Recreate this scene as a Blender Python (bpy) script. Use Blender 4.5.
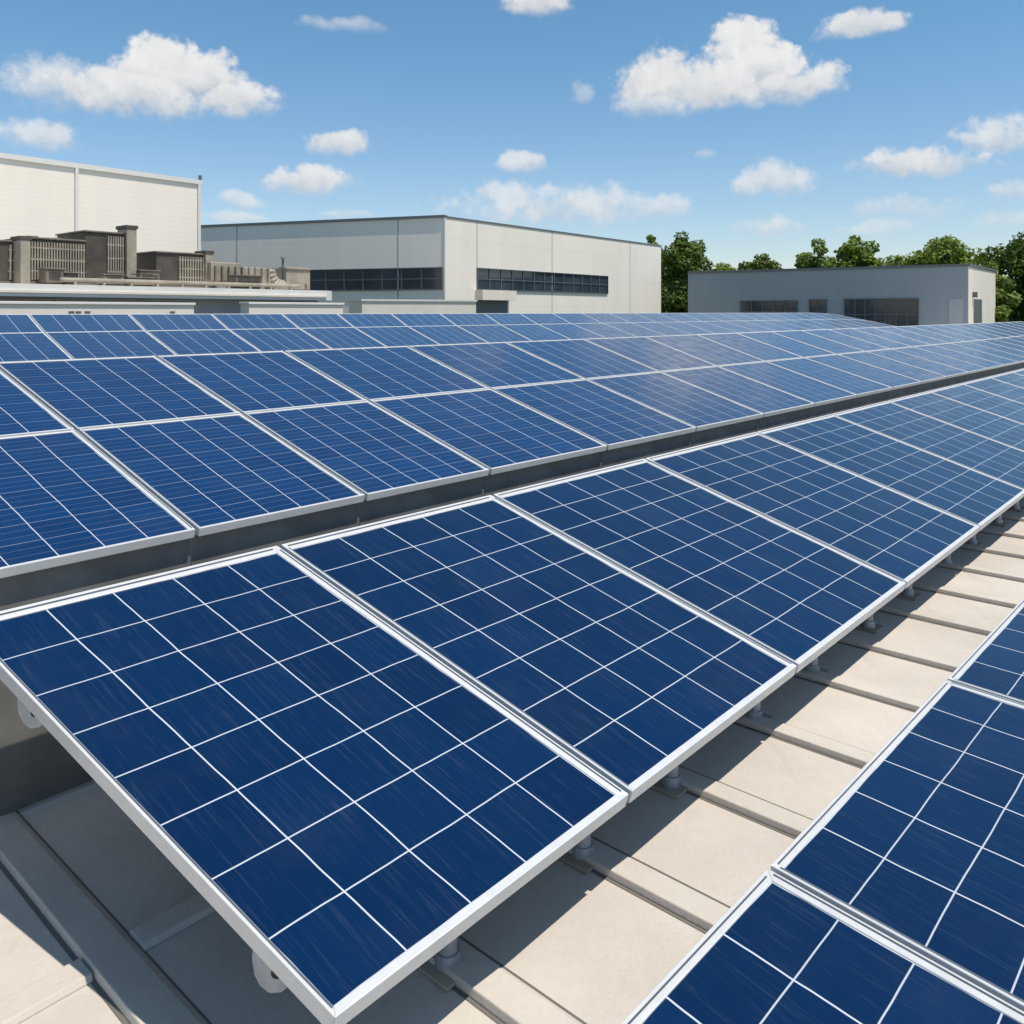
import bpy, bmesh, math, random
import numpy as np
from mathutils import Vector, Matrix
random.seed(7)
R = math.radians
for o in list(bpy.data.objects): bpy.data.objects.remove(o)
scn = bpy.context.scene
col = scn.collection

# ------------------------------------------------------------------ camera
EYE = 1.718
FPX = 843.8
HORIZON = 312          # the lens is shifted down, so uprights stay upright
cam = bpy.data.objects.new('camera', bpy.data.cameras.new('camera'))
col.objects.link(cam)
cam.location = (0, 0, EYE)
cam.rotation_euler = (math.pi/2, 0, 0)
cam.data.shift_y = -(512-HORIZON)/1024
cam.data.lens = 36*FPX/1024
cam.data.sensor_width = 36
cam.data.clip_start = .05
cam.data.clip_end = 6000
scn.camera = cam
scn.view_settings.view_transform = 'Standard'
scn.view_settings.look = 'None'
scn.view_settings.exposure = 0.0
scn.view_settings.gamma = 1

# ------------------------------------------------------------------ sun and sky
SUN_AZ, SUN_EL = 124.0, 67.5
sun = bpy.data.objects.new('sun', bpy.data.lights.new('sun', 'SUN'))
col.objects.link(sun)
sun.data.energy = 4.6
sun.data.angle = R(.5)
sun.data.color = (1, .94, .845)
sd = Vector((math.sin(R(SUN_AZ))*math.cos(R(SUN_EL)), math.cos(R(SUN_AZ))*math.cos(R(SUN_EL)), math.sin(R(SUN_EL))))
sun.rotation_euler = sd.to_track_quat('Z', 'Y').to_euler()
sun.location = sd*60

W = bpy.data.worlds.new('World')
scn.world = W
W.use_nodes = True
nt = W.node_tree
nt.nodes.clear()

def ray(u, v):
    return Vector(((u-512)/FPX, 1, -(v-HORIZON)/FPX))

class NT:
    """small helper for building node trees"""
    def __init__(s, tree): s.t = tree
    def n(s, typ, **kw):
        nd = s.t.nodes.new(typ)
        for k, v in kw.items(): setattr(nd, k, v)
        return nd
    def put(s, sock, v):
        if isinstance(v, bpy.types.NodeSocket): s.t.links.new(v, sock)
        elif v is not None: sock.default_value = v
    def m(s, op, a, b=None, c=None, clamp=False):
        nd = s.n('ShaderNodeMath', operation=op, use_clamp=clamp)
        for k, v in enumerate((a, b, c)): s.put(nd.inputs[k], v)
        return nd.outputs[0]
    def vm(s, op, a, b=None, out=0):
        nd = s.n('ShaderNodeVectorMath', operation=op)
        s.put(nd.inputs[0], a)
        if op == 'SCALE': s.put(nd.inputs[3], b)
        else: s.put(nd.inputs[1], b)
        return nd.outputs[out]
    def noise(s, vec, scale, detail=4, rough=.55, out=0):
        nd = s.n('ShaderNodeTexNoise')
        s.put(nd.inputs['Vector'], vec); nd.inputs['Scale'].default_value = scale
        nd.inputs['Detail'].default_value = detail; nd.inputs['Roughness'].default_value = rough
        return nd.outputs[out]
    def ss(s, x, a, b, lo=0., hi=1., kind='SMOOTHSTEP'):
        nd = s.n('ShaderNodeMapRange', interpolation_type=kind)
        for k, v in enumerate((x, a, b, lo, hi)): s.put(nd.inputs[k], v)
        return nd.outputs[0]
    def mix(s, f, a, b, blend='MIX'):
        nd = s.n('ShaderNodeMix', data_type='RGBA', blend_type=blend)
        s.put(nd.inputs[0], f); s.put(nd.inputs[6], a); s.put(nd.inputs[7], b)
        return nd.outputs[2]

def cloud_group():
    g = bpy.data.node_groups.new('cloud_puff', 'ShaderNodeTree')
    for nm in ('U', 'V', 'N', 'cu', 'cv', 'iw', 'ih', 'amp', 'soft', 'Din', 'Tin'):
        g.interface.new_socket(nm, in_out='INPUT', socket_type='NodeSocketFloat')
    for nm in ('D', 'T'):
        g.interface.new_socket(nm, in_out='OUTPUT', socket_type='NodeSocketFloat')
    k = NT(g)
    gi = k.n('NodeGroupInput').outputs; go = k.n('NodeGroupOutput')
    du = k.m('MULTIPLY', k.m('SUBTRACT', gi['U'], gi['cu']), gi['iw'])
    dv = k.m('MULTIPLY', k.m('SUBTRACT', gi['V'], gi['cv']), gi['ih'])
    low = k.m('MULTIPLY', k.m('MINIMUM', dv, 0.), 1.9)          # flatter underside
    dvv = k.m('ADD', k.m('MAXIMUM', dv, 0.), low)
    r = k.m('ADD', k.m('MULTIPLY', du, du), k.m('MULTIPLY', dvv, dvv))
    f = k.m('ADD', k.m('SUBTRACT', 1., r), gi['N'])
    edge = k.m('MULTIPLY', gi['soft'], k.ss(dv, -.5, .4, 1.7, .75))   # crisp tops, hazy undersides
    d = k.m('MULTIPLY', k.ss(f, 0., edge), gi['amp'])
    tone = k.m('MULTIPLY', d, k.ss(k.m('ADD', dv, k.m('MULTIPLY', gi['N'], .6)), -.6, .7))
    k.put(go.inputs['D'], k.m('MAXIMUM', d, gi['Din']))
    k.put(go.inputs['T'], k.m('MAXIMUM', tone, gi['Tin']))
    return g

def build_world():
    k = NT(nt)
    sky = k.n('ShaderNodeTexSky', sky_type='NISHITA', sun_disc=False)
    sky.sun_elevation = R(SUN_EL); sky.sun_rotation = R(SUN_AZ)
    sky.altitude = 0; sky.air_density = 1.0; sky.dust_density = .35; sky.ozone_density = 3.0
    tc = k.n('ShaderNodeTexCoord').outputs['Generated']
    sx = k.n('ShaderNodeSeparateXYZ'); k.put(sx.inputs[0], tc)
    U0 = k.m('ARCTAN2', sx.outputs[0], sx.outputs[1])
    V0 = k.m('ARCSINE', sx.outputs[2])
    w = k.vm('SUBTRACT', k.noise(tc, 16., 3, .5, 1), (.5, .5, .5))
    w2 = k.n('ShaderNodeSeparateXYZ'); k.put(w2.inputs[0], w)
    U = k.m('ADD', U0, k.m('MULTIPLY', w2.outputs[0], .035))
    V = k.m('ADD', V0, k.m('MULTIPLY', w2.outputs[2], .022))
    nz = k.noise(tc, 26., 6, .54)
    vo = k.n('ShaderNodeTexVoronoi', feature='F1'); vo.inputs['Scale'].default_value = 40.
    vo.inputs['Detail'].default_value = 1.5; vo.inputs['Roughness'].default_value = .5; vo.normalize = True
    k.put(vo.inputs['Vector'], k.vm('ADD', tc, k.vm('SCALE', w, .03)))
    N = k.m('ADD', k.m('MULTIPLY', k.m('SUBTRACT', nz, .52), 1.5), k.m('MULTIPLY', k.m('SUBTRACT', .36, vo.outputs['Distance']), 1.3))
    N = k.m('ADD', N, k.m('MULTIPLY', k.m('SUBTRACT', k.noise(tc, 85., 4, .6), .5), 1.0))
    g = cloud_group()
    puffs = [  # centre x, y, half width, half height, amount, softness (angles taken from the photograph)
        (168, 86, 62, 50, 1, .5), (208, 84, 44, 36, 1, .5), (64, 92, 62, 38, .8, .8), (240, 104, 54, 26, .95, .6), (128, 100, 100, 36, .95, .6), (30, 76, 26, 18, .45, .9),
        (742, 62, 44, 44, 1, .5), (770, 78, 52, 38, 1, .5), (652, 90, 42, 42, .98, .6), (645, 62, 14, 16, .8, .7), (792, 90, 54, 30, .95, .6), (705, 96, 92, 38, .97, .6), (660, 112, 50, 20, .7, .9),
        (537, 8, 40, 24, .95, .6), (858, 30, 48, 20, .9, .6), (345, 28, 48, 12, .45, .9), (36, 142, 54, 24, .75, .7),
        (341, 149, 40, 18, .85, .6), (305, 186, 50, 21, .9, .6), (517, 165, 32, 14, .75, .7), (583, 98, 14, 17, .4, .8),
        (922, 167, 80, 21, .9, .6), (775, 188, 46, 26, .7, .8), (995, 142, 58, 24, .8, .7), (560, 214, 130, 30, .75, .9),
        (500, 200, 34, 20, .7, .8), (905, 212, 60, 20, .55, .9), (240, 204, 28, 10, .6, .8), (235, 220, 38, 9, .6, .8),
        (345, 217, 30, 8, .5, .9), (772, 232, 42, 14, .55, .9), (1015, 196, 32, 16, .6, .9), (706, 156, 12, 7, .35, .9),
        (655, 212, 46, 18, .6, .9), (1010, 222, 40, 14, .5, .9), (870, 232, 50, 12, .4, .9),
    ]
    D, T = 0., 0.
    for (x, y, wx, hy, amp, soft) in puffs:
        c = ray(x, y).normalized(); e = ray(x+wx, y).normalized(); t = ray(x, y-hy).normalized()
        cu = math.atan2(c.x, c.y); cv = math.asin(c.z)
        iw = .95/(math.atan2(e.x, e.y)-cu); ih = .88/(math.asin(t.z)-cv)
        nd = k.n('ShaderNodeGroup'); nd.node_tree = g
        for nm, v in zip(('U', 'V', 'N', 'cu', 'cv', 'iw', 'ih', 'amp', 'soft', 'Din', 'Tin'), (U, V, N, cu, cv, iw, ih, amp, soft*1.5, D, T)):
            k.put(nd.inputs[nm], v)
        D, T = nd.outputs['D'], nd.outputs['T']
    tone = k.m('DIVIDE', T, k.m('ADD', D, .001), clamp=True)
    det = k.noise(tc, 45., 4, .55)
    tone = k.m('ADD', k.m('MULTIPLY', tone, .8), k.m('MULTIPLY', k.m('SUBTRACT', det, .45), .8), clamp=True)
    cc = k.mix(tone, (4.2, 4.5, 4.9, 1), (7.0, 6.9, 6.7, 1))
    blue = k.mix(1., sky.outputs[0], k.mix(k.ss(sx.outputs[2], 0., .30, kind='LINEAR'), (1.10, 1.0, 1.0, 1), (.77, 1.03, 1.06, 1)), 'MULTIPLY')
    hz = k.mix(k.m('MULTIPLY', D, .95), blue, cc)
    bg = k.n('ShaderNodeBackground'); bg.inputs[1].default_value = .13
    k.put(bg.inputs[0], hz)
    out = k.n('ShaderNodeOutputWorld'); k.put(out.inputs[0], bg.outputs[0])
build_world()
W.cycles.sampling_method = 'MANUAL'
W.cycles.sample_map_resolution = 512

# ------------------------------------------------------------------ helpers
def link(o, parent=None):
    col.objects.link(o)
    if parent is not None: o.parent = parent
    return o
def tag(o, label=None, cat=None, group=None, kind=None):
    if label: o['label'] = label
    if cat: o['category'] = cat
    if group: o['group'] = group
    if kind: o['kind'] = kind
    return o
def empty(name, loc, label=None, cat=None, group=None):
    o = bpy.data.objects.new(name, None)
    o.empty_display_size = .2
    o.location = loc
    link(o)
    return tag(o, label, cat, group)

class MB:
    """collects quads and boxes in world space and links them as one mesh object"""
    def __init__(s): s.v = []; s.f = []; s.uv = None; s.mi = []
    def quad(s, a, b, c, d, mi=0):
        k = len(s.v); s.v += [Vector(a), Vector(b), Vector(c), Vector(d)]; s.f.append((k, k+1, k+2, k+3)); s.mi.append(mi)
    def poly(s, pts, mi=0):
        k = len(s.v); s.v += [Vector(p) for p in pts]; s.f.append(tuple(range(k, k+len(pts)))); s.mi.append(mi)
    def hexa(s, p, mi=0):
        """p: 8 corners, bottom ring then top ring (counter-clockwise from above)"""
        k = len(s.v); s.v += [Vector(x) for x in p]
        for f in ((3, 2, 1, 0), (4, 5, 6, 7), (0, 1, 5, 4), (1, 2, 6, 5), (2, 3, 7, 6), (3, 0, 4, 7)):
            s.f.append(tuple(k+i for i in f)); s.mi.append(mi)
    def tube(s, a, b, r0, r1=None, n=10, mi=0, caps=True):
        a = Vector(a); b = Vector(b); r1 = r0 if r1 is None else r1
        d = (b-a).normalized(); x = d.orthogonal().normalized(); y = d.cross(x)
        k = len(s.v)
        for (c, r) in ((a, r0), (b, r1)):
            for i in range(n):
                t = 2*math.pi*i/n; s.v.append(c+x*math.cos(t)*r+y*math.sin(t)*r)
        for i in range(n):
            j = (i+1) % n; s.f.append((k+i, k+j, k+n+j, k+n+i)); s.mi.append(mi)
        if caps:
            s.f.append(tuple(k+n-1-i for i in range(n))); s.mi.append(mi)
            s.f.append(tuple(k+n+i for i in range(n))); s.mi.append(mi)
    def build(s, name, mats, parent=None, bevel=0, smooth=False):
        org = parent_loc(parent)
        me = bpy.data.meshes.new(name)
        me.from_pydata([tuple(v-org) for v in s.v], [], s.f)
        for m in (mats if isinstance(mats, (list, tuple)) else [mats]): me.materials.append(m)
        me.polygons.foreach_set('material_index', s.mi)
        if smooth: me.polygons.foreach_set('use_smooth', [True]*len(me.polygons))
        me.update()
        o = link(bpy.data.objects.new(name, me), parent)
        if bevel:
            b = o.modifiers.new('bevel', 'BEVEL'); b.width = bevel; b.segments = 2; b.limit_method = 'ANGLE'; b.angle_limit = R(40)
        return o
def parent_loc(o):
    p = Vector((0, 0, 0))
    while o is not None:
        p += Vector(o.location); o = o.parent
    return p

# ------------------------------------------------------------------ materials
def mat(name, color, rough=.6, metal=0., spec=.5, noise=None, bump=None):
    """noise: (scale, amount, detail) mottling of the colour; bump: (scale, strength)"""
    m = bpy.data.materials.new(name); m.use_nodes = True
    k = NT(m.node_tree); b = m.node_tree.nodes['Principled BSDF']
    b.inputs['Base Color'].default_value = (*color, 1); b.inputs['Roughness'].default_value = rough
    b.inputs['Metallic'].default_value = metal; b.inputs['Specular IOR Level'].default_value = spec
    tc = k.n('ShaderNodeTexCoord').outputs['Object']
    if noise:
        sc, am, de = noise
        f = k.noise(tc, sc, de, .6)
        lo = tuple(c*(1-am) for c in color); hi = tuple(min(1, c*(1+am)) for c in color)
        k.put(b.inputs['Base Color'], k.mix(k.ss(f, .25, .75, kind='LINEAR'), (*lo, 1), (*hi, 1)))
    if bump:
        bp = k.n('ShaderNodeBump'); bp.inputs['Strength'].default_value = bump[1]; bp.inputs['Distance'].default_value = .01
        k.put(bp.inputs['Height'], k.noise(tc, bump[0], 5, .6)); k.put(b.inputs['Normal'], bp.outputs[0])
    return m

def cell_material(name, row_w, col_w, sub, streak_axis, tone=1.0):
    """blue cells: UV runs in cell units (u along the row, v up the slope)"""
    m = bpy.data.materials.new(name); m.use_nodes = True
    k = NT(m.node_tree); b = m.node_tree.nodes['Principled BSDF']
    uv = k.n('ShaderNodeTexCoord').outputs['UV']
    rnd = k.n('ShaderNodeObjectInfo').outputs['Random']
    off = k.n('ShaderNodeCombineXYZ'); k.put(off.inputs[2], k.m('MULTIPLY', rnd, 40.))
    uvr = k.vm('ADD', uv, off.outputs[0])
    wob = k.n('ShaderNodeSeparateXYZ'); k.put(wob.inputs[0], k.vm('SUBTRACT', k.noise(uvr, .9, 2, .5, 1), (.5, .5, .5)))
    s = k.n('ShaderNodeSeparateXYZ'); k.put(s.inputs[0], uv)
    u = k.m('ADD', s.outputs[0], k.m('MULTIPLY', wob.outputs[0], .05))
    v = k.m('ADD', s.outputs[1], k.m('MULTIPLY', wob.outputs[1], .05))
    def line(x, w):
        d = k.m('ABSOLUTE', k.m('SUBTRACT', k.m('FRACT', k.m('ADD', x, .5)), .5))
        return k.ss(d, w*.6, w*1.25, 1., 0.)
    lu = line(u, col_w); lv = line(v, row_w[0])
    lines = k.m('MAXIMUM', lu, k.m('MULTIPLY', lv, row_w[1]))
    if sub:                                     # fine busbars within the cells
        lines = k.m('MAXIMUM', lines, k.m('MULTIPLY', line(k.m('MULTIPLY', v, sub[0]), sub[1]), sub[2]))
    fu = k.m('FLOOR', s.outputs[0]); fv = k.m('FLOOR', s.outputs[1])
    cid = k.n('ShaderNodeCombineXYZ'); k.put(cid.inputs[0], fu); k.put(cid.inputs[1], fv); k.put(cid.inputs[2], k.m('MULTIPLY', rnd, 91.))
    wn = k.n('ShaderNodeTexWhiteNoise'); k.put(wn.inputs[0], cid.outputs[0])
    # crystalline streaks in the silicon
    st = k.n('ShaderNodeMapping')
    st.inputs['Scale'].default_value = (16, .55, 1) if streak_axis == 'v' else (.55, 16, 1)
    tilted = k.n('ShaderNodeVectorRotate', rotation_type='Z_AXIS'); k.put(tilted.inputs['Vector'], uvr); tilted.inputs['Angle'].default_value = R(4)
    k.put(st.inputs[0], tilted.outputs[0])
    n1 = k.noise(st.outputs[0], 1.6, 4, .62)
    n2 = k.noise(uvr, 1.1, 3, .5)
    streak = k.m('MULTIPLY', k.ss(n1, .52, .72), k.ss(n2, .15, .55))
    grain = k.noise(st.outputs[0], 5., 3, .6)
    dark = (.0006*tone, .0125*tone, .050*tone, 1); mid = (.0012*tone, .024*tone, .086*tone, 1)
    base = k.mix(k.m('ADD', k.m('MULTIPLY', wn.outputs[0], .45), k.m('MULTIPLY', grain, .5), clamp=True), dark, mid)
    base = k.mix(k.m('MULTIPLY', streak, .27), base, (.055, .075, .115, 1))
    dust = k.ss(k.noise(uvr, .6, 6, .65), .45, .75)
    base = k.mix(k.m('MULTIPLY', dust, .016), base, (.30, .29, .27, 1))
    base = k.mix(lines, base, (.58, .61, .64, 1))
    k.put(b.inputs['Base Color'], base)
    b.inputs['Roughness'].default_value = .4
    b.inputs['IOR'].default_value = 1.42
    k.put(b.inputs['Roughness'], k.ss(n2, .3, .7, .13, .22))
    bp = k.n('ShaderNodeBump'); bp.inputs['Strength'].default_value = .06; bp.inputs['Distance'].default_value = .004
    k.put(bp.inputs['Height'], k.noise(uvr, 2.2, 2, .5)); k.put(b.inputs['Normal'], bp.outputs[0])
    return m

def roof_mat(name, colr):
    """weathered roofing membrane: broad grime, small stains, fine grit"""
    m = bpy.data.materials.new(name); m.use_nodes = True
    k = NT(m.node_tree); b = m.node_tree.nodes['Principled BSDF']
    tc = k.n('ShaderNodeTexCoord').outputs['Object']
    broad = k.ss(k.noise(tc, .9, 6, .62), .35, .7); fine = k.noise(tc, 26., 6, .65); spots = k.ss(k.noise(tc, 5.5, 5, .7), .60, .74)
    base = k.mix(broad, tuple(c*.86 for c in colr)+(1,), tuple(c*1.05 for c in colr)+(1,))
    base = k.mix(k.ss(fine, .3, .7, 0., .22, 'LINEAR'), base, (colr[0]*.7, colr[1]*.68, colr[2]*.66, 1))
    base = k.mix(k.m('MULTIPLY', spots, .22), base, (colr[0]*.55, colr[1]*.52, colr[2]*.5, 1))
    mp = k.n('ShaderNodeMapping'); mp.inputs['Rotation'].default_value = (0, 0, R(41.6)); mp.inputs['Scale'].default_value = (4.5, .7, 1); k.put(mp.inputs[0], tc)
    runs = k.ss(k.noise(mp.outputs[0], 1.3, 6, .65), .54, .76)            # dirt washed down the fall of the roof
    base = k.mix(k.m('MULTIPLY', runs, .3), base, (colr[0]*.6, colr[1]*.58, colr[2]*.56, 1))
    k.put(b.inputs['Base Color'], base); b.inputs['Roughness'].default_value = .8; b.inputs['Specular IOR Level'].default_value = .25
    bp = k.n('ShaderNodeBump'); bp.inputs['Strength'].default_value = .3; bp.inputs['Distance'].default_value = .01
    k.put(bp.inputs['Height'], k.noise(tc, 60., 5, .65)); k.put(b.inputs['Normal'], bp.outputs[0])
    return m
M = dict(
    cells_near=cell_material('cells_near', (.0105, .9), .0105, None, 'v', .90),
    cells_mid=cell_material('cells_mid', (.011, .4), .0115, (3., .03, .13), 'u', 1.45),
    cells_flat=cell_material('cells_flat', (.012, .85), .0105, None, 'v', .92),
    alu=mat('anodised_aluminium', (.69, .675, .645), .38, .2, .5, (14, .07, 3)),
    alu_dark=mat('grey_gasket', (.10, .115, .135), .5, .2),
    skirt=mat('dark_sheet_metal', (.165, .16, .152), .6, .2, .3, (3, .35, 4)),
    skirt_wire=mat('grey_cable', (.10, .10, .105), .5),
    galv=mat('galvanised_steel', (.36, .38, .40), .42, .25, .5, (20, .25, 4)),
    black=mat('black_rubber', (.02, .02, .02), .7),
    roof=roof_mat('roof_membrane', (.61, .55, .48)),
    batten=roof_mat('batten_membrane', (.62, .56, .49)),
    backsheet=mat('backsheet_film', (.22, .23, .25), .6),
    white=mat('white_trim', (.70, .67, .62), .5, 0, .4, (3, .05, 3)),
    cream=mat('cream_render', (.72, .65, .56), .8, 0, .3, (1.2, .07, 6)),
    glass=mat('dark_window_glass', (.03, .042, .055), .08, 0, .7, (.35, .5, 3)),
    mull=mat('window_mullion', (.13, .14, .145), .5, .3),
    sealant_shade=mat('dark_sealant_and_shade', (.15, .135, .12), .8),  # far-side seam line, and the painted shade along batten feet
    joint=mat('joint_sealant', (.36, .35, .33), .8),
    coping=mat('dark_coping', (.16, .165, .17), .5, .4),
    hvac=mat('weathered_metal', (.21, .175, .135), .6, .3, .4, (2.5, .4, 6)),
    hvac_dark=mat('dark_weathered_metal', (.095, .08, .064), .6, .3, .4, (2, .4, 6)),
    hvac_light=mat('light_weathered_metal', (.36, .31, .24), .6, .2, .4, (2.5, .3, 6)),
    grey=mat('grey_panel', (.40, .42, .43), .7, 0, .3, (.8, .08, 6)),
    bark=mat('bark', (.09, .065, .045), .9, 0, .2, (6, .4, 5)),
)
def siding(name, colr, pitch, depth, axis_z=True):
    """cladding: thin horizontal laps every `pitch` metres, light weathering"""
    m = bpy.data.materials.new(name); m.use_nodes = True
    k = NT(m.node_tree); b = m.node_tree.nodes['Principled BSDF']
    tc = k.n('ShaderNodeTexCoord').outputs['Object']
    s = k.n('ShaderNodeSeparateXYZ'); k.put(s.inputs[0], tc)
    z = k.m('FRACT', k.m('DIVIDE', s.outputs[2], pitch))
    lap = k.ss(z, 0., .14, 1., 0.)
    mp = k.n('ShaderNodeMapping'); mp.inputs['Scale'].default_value = (1.2, 1.2, .12); k.put(mp.inputs[0], tc)
    st = k.noise(mp.outputs[0], 1.0, 6, .6); bl = k.noise(tc, .25, 5, .6)
    f = k.m('ADD', k.m('MULTIPLY', st, .6), k.m('MULTIPLY', bl, .6))
    base = k.mix(k.ss(f, .4, .8, kind='LINEAR'), tuple(c*.94 for c in colr)+(1,), tuple(min(1, c*1.03) for c in colr)+(1,))
    base = k.mix(k.m('MULTIPLY', lap, depth), base, tuple(c*.55 for c in colr)+(1,))
    k.put(b.inputs['Base Color'], base); b.inputs['Roughness'].default_value = .65
    b.inputs['Specular IOR Level'].default_value = .3
    return m
M['siding'] = siding('white_siding', (.85, .77, .665), .22, .22)
M['wallpanel'] = siding('light_wall_panel', (.83, .755, .655), 1.9, .08)
M['wallgrey'] = siding('grey_wall_panel', (.31, .345, .365), 1.1, .12)

# ------------------------------------------------------------------ array geometry (metres)
S = 1.2
Q = {"Aaz": 41.6088, "Atau": 15.2571, "Aoff": -1.1238, "Az": -1.1546, "AL": 1.3991, "Baz": 41.6669, "Btau": 13.3044, "Boff": -3.5425, "Bz": -0.9742, "BL": 1.3966, "Caz": 41.6954, "Ctau": 11.0868, "Coff": -9.5247, "Cz": -0.5398, "CL": 2.6444, "Daz": 42.8233, "Dtau": 0.3, "Doff": 0.9462, "Dz": -1.0208, "DL": 1.65, "BL2": 1.3859, "Ds0": 1.4427, "Ds1": 2.5131, "Ak0": -0.1708, "Ak1": 0.0751, "Bk0": -0.058, "Bk1": 0.0659, "B2k0": -0.148, "B2k1": 0.1491, "Ck0": 0.2503, "Ck1": 0.1451}
As = [0.8288, 1.6957, 2.6703, 3.794, 5.0532, 6.2738]
Bs = [1.8771, 2.825, 3.787, 5.0317, 6.3172, 7.5985, 8.8191]
Cs = [3.6599, 4.8274, 5.9494, 7.0548, 8.027, 9.0999, 10.205]
AZ0 = R(41.63)
DIR = Vector((math.sin(AZ0), math.cos(AZ0), 0)); NRM = Vector((math.cos(AZ0), -math.sin(AZ0), 0))
def roofpt(s, n, z): return DIR*s+NRM*n+Vector((0, 0, z))

KB = .735
def rowpt(r, s, l, scale=1.0):
    az = R(Q[r+'az']); t = R(Q[r+'tau'])
    d = Vector((math.sin(az), math.cos(az), 0)); n = Vector((math.cos(az), -math.sin(az), 0))
    p = d*s+n*(Q[r+'off']-l*math.cos(t))+Vector((0, 0, Q[r+'z']+l*math.sin(t)))
    p = p*(S*scale*(KB if r == 'B' else 1)); p.z += EYE
    if r == 'C' and s > 29.5:
        p.z -= .0125*(s-29.5)**2          # the far end of the row follows the falling roof edge
    return p

# ------------------------------------------------------------------ setting: ground and roof
def ground():
    m = MB(); g = -7.5
    m.quad((-3000, -3000, g), (3000, -3000, g), (3000, 3000, g), (-3000, 3000, g))
    mt = mat('ground_grass', (.10, .12, .045), .95, 0, .1, (.05, .4, 6))
    tag(m.build('ground', mt), kind='structure')
ground()
def roof():
    s0, s1, n0, n1 = -9, 62, -17.2, 9
    m = MB()
    b = [roofpt(s0, n0, -7.46), roofpt(s0, n1, -7.46), roofpt(s1, n1, -7.46), roofpt(s1, n0, -7.46)]
    t = [p+Vector((0, 0, 7.46)) for p in b]
    m.hexa(b+t)
    rf = tag(m.build('roof', M['roof']), kind='structure')
    # raised seam battens running down the slope, one every 0.57 m, and the cross battens that butt against them
    ss = [.92-.585*15+.585*i for i in range(0, 110)]
    ss = [s for s in ss if s < 52]
    for i, s in enumerate(ss):
        w = .125; h = .026; s = s+random.uniform(-.02, .02); ss[i] = s
        mm = MB()
        a0, a1 = n0+.01, n1-.01
        mm.hexa([roofpt(s, a0, .0005), roofpt(s, a1, .0005), roofpt(s+w, a1, .0005), roofpt(s+w, a0, .0005),
                 roofpt(s+.004, a0, h), roofpt(s+.004, a1, h), roofpt(s+w-.02, a1, h*.55), roofpt(s+w-.02, a0, h*.55)])
        if s < 16:
            bt = tag(mm.build('batten', M['batten'], rf, bevel=.004), kind='structure')
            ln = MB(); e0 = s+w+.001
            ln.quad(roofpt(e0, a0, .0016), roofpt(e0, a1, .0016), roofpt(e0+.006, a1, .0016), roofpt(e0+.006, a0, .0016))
            ln.quad(roofpt(s-.012, a0, .0016), roofpt(s-.012, a1, .0016), roofpt(s-.0005, a1, .0016), roofpt(s-.0005, a0, .0016))  # painted shade: dark strip along the foot of the batten's unlit side
            tag(ln.build('seam_and_shade_line', M['sealant_shade'], bt), kind='structure')
    for nn in (-2.34, -5.6, 2.8):
        for a, b_ in zip(ss[:40], ss[1:41]):
            mm = MB(); x0, x1 = a+.128, b_-.003; h = .018
            mm.hexa([roofpt(x0, nn, .0005), roofpt(x0, nn+.10, .0005), roofpt(x1, nn+.10, .0005), roofpt(x1, nn, .0005),
                     roofpt(x0, nn+.012, h), roofpt(x0, nn+.09, h), roofpt(x1, nn+.09, h), roofpt(x1, nn+.012, h)])
            tag(mm.build('cross_batten', M['batten'], rf, bevel=.004), kind='structure')
roof()

# ------------------------------------------------------------------ solar panels
ORD = ['', 'first', 'second', 'third', 'fourth', 'fifth', 'sixth', 'seventh', 'eighth', 'ninth', 'tenth', 'eleventh', 'twelfth', 'thirteenth',
       'fourteenth', 'fifteenth', 'sixteenth', 'seventeenth', 'eighteenth', 'nineteenth', 'twentieth', 'twenty-first', 'twenty-second', 'twenty-third',
       'twenty-fourth', 'twenty-fifth', 'twenty-sixth', 'twenty-seventh', 'twenty-eighth', 'twenty-ninth', 'thirtieth', 'thirty-first', 'thirty-second', 'thirty-third', 'thirty-fourth', 'thirty-fifth']

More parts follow.
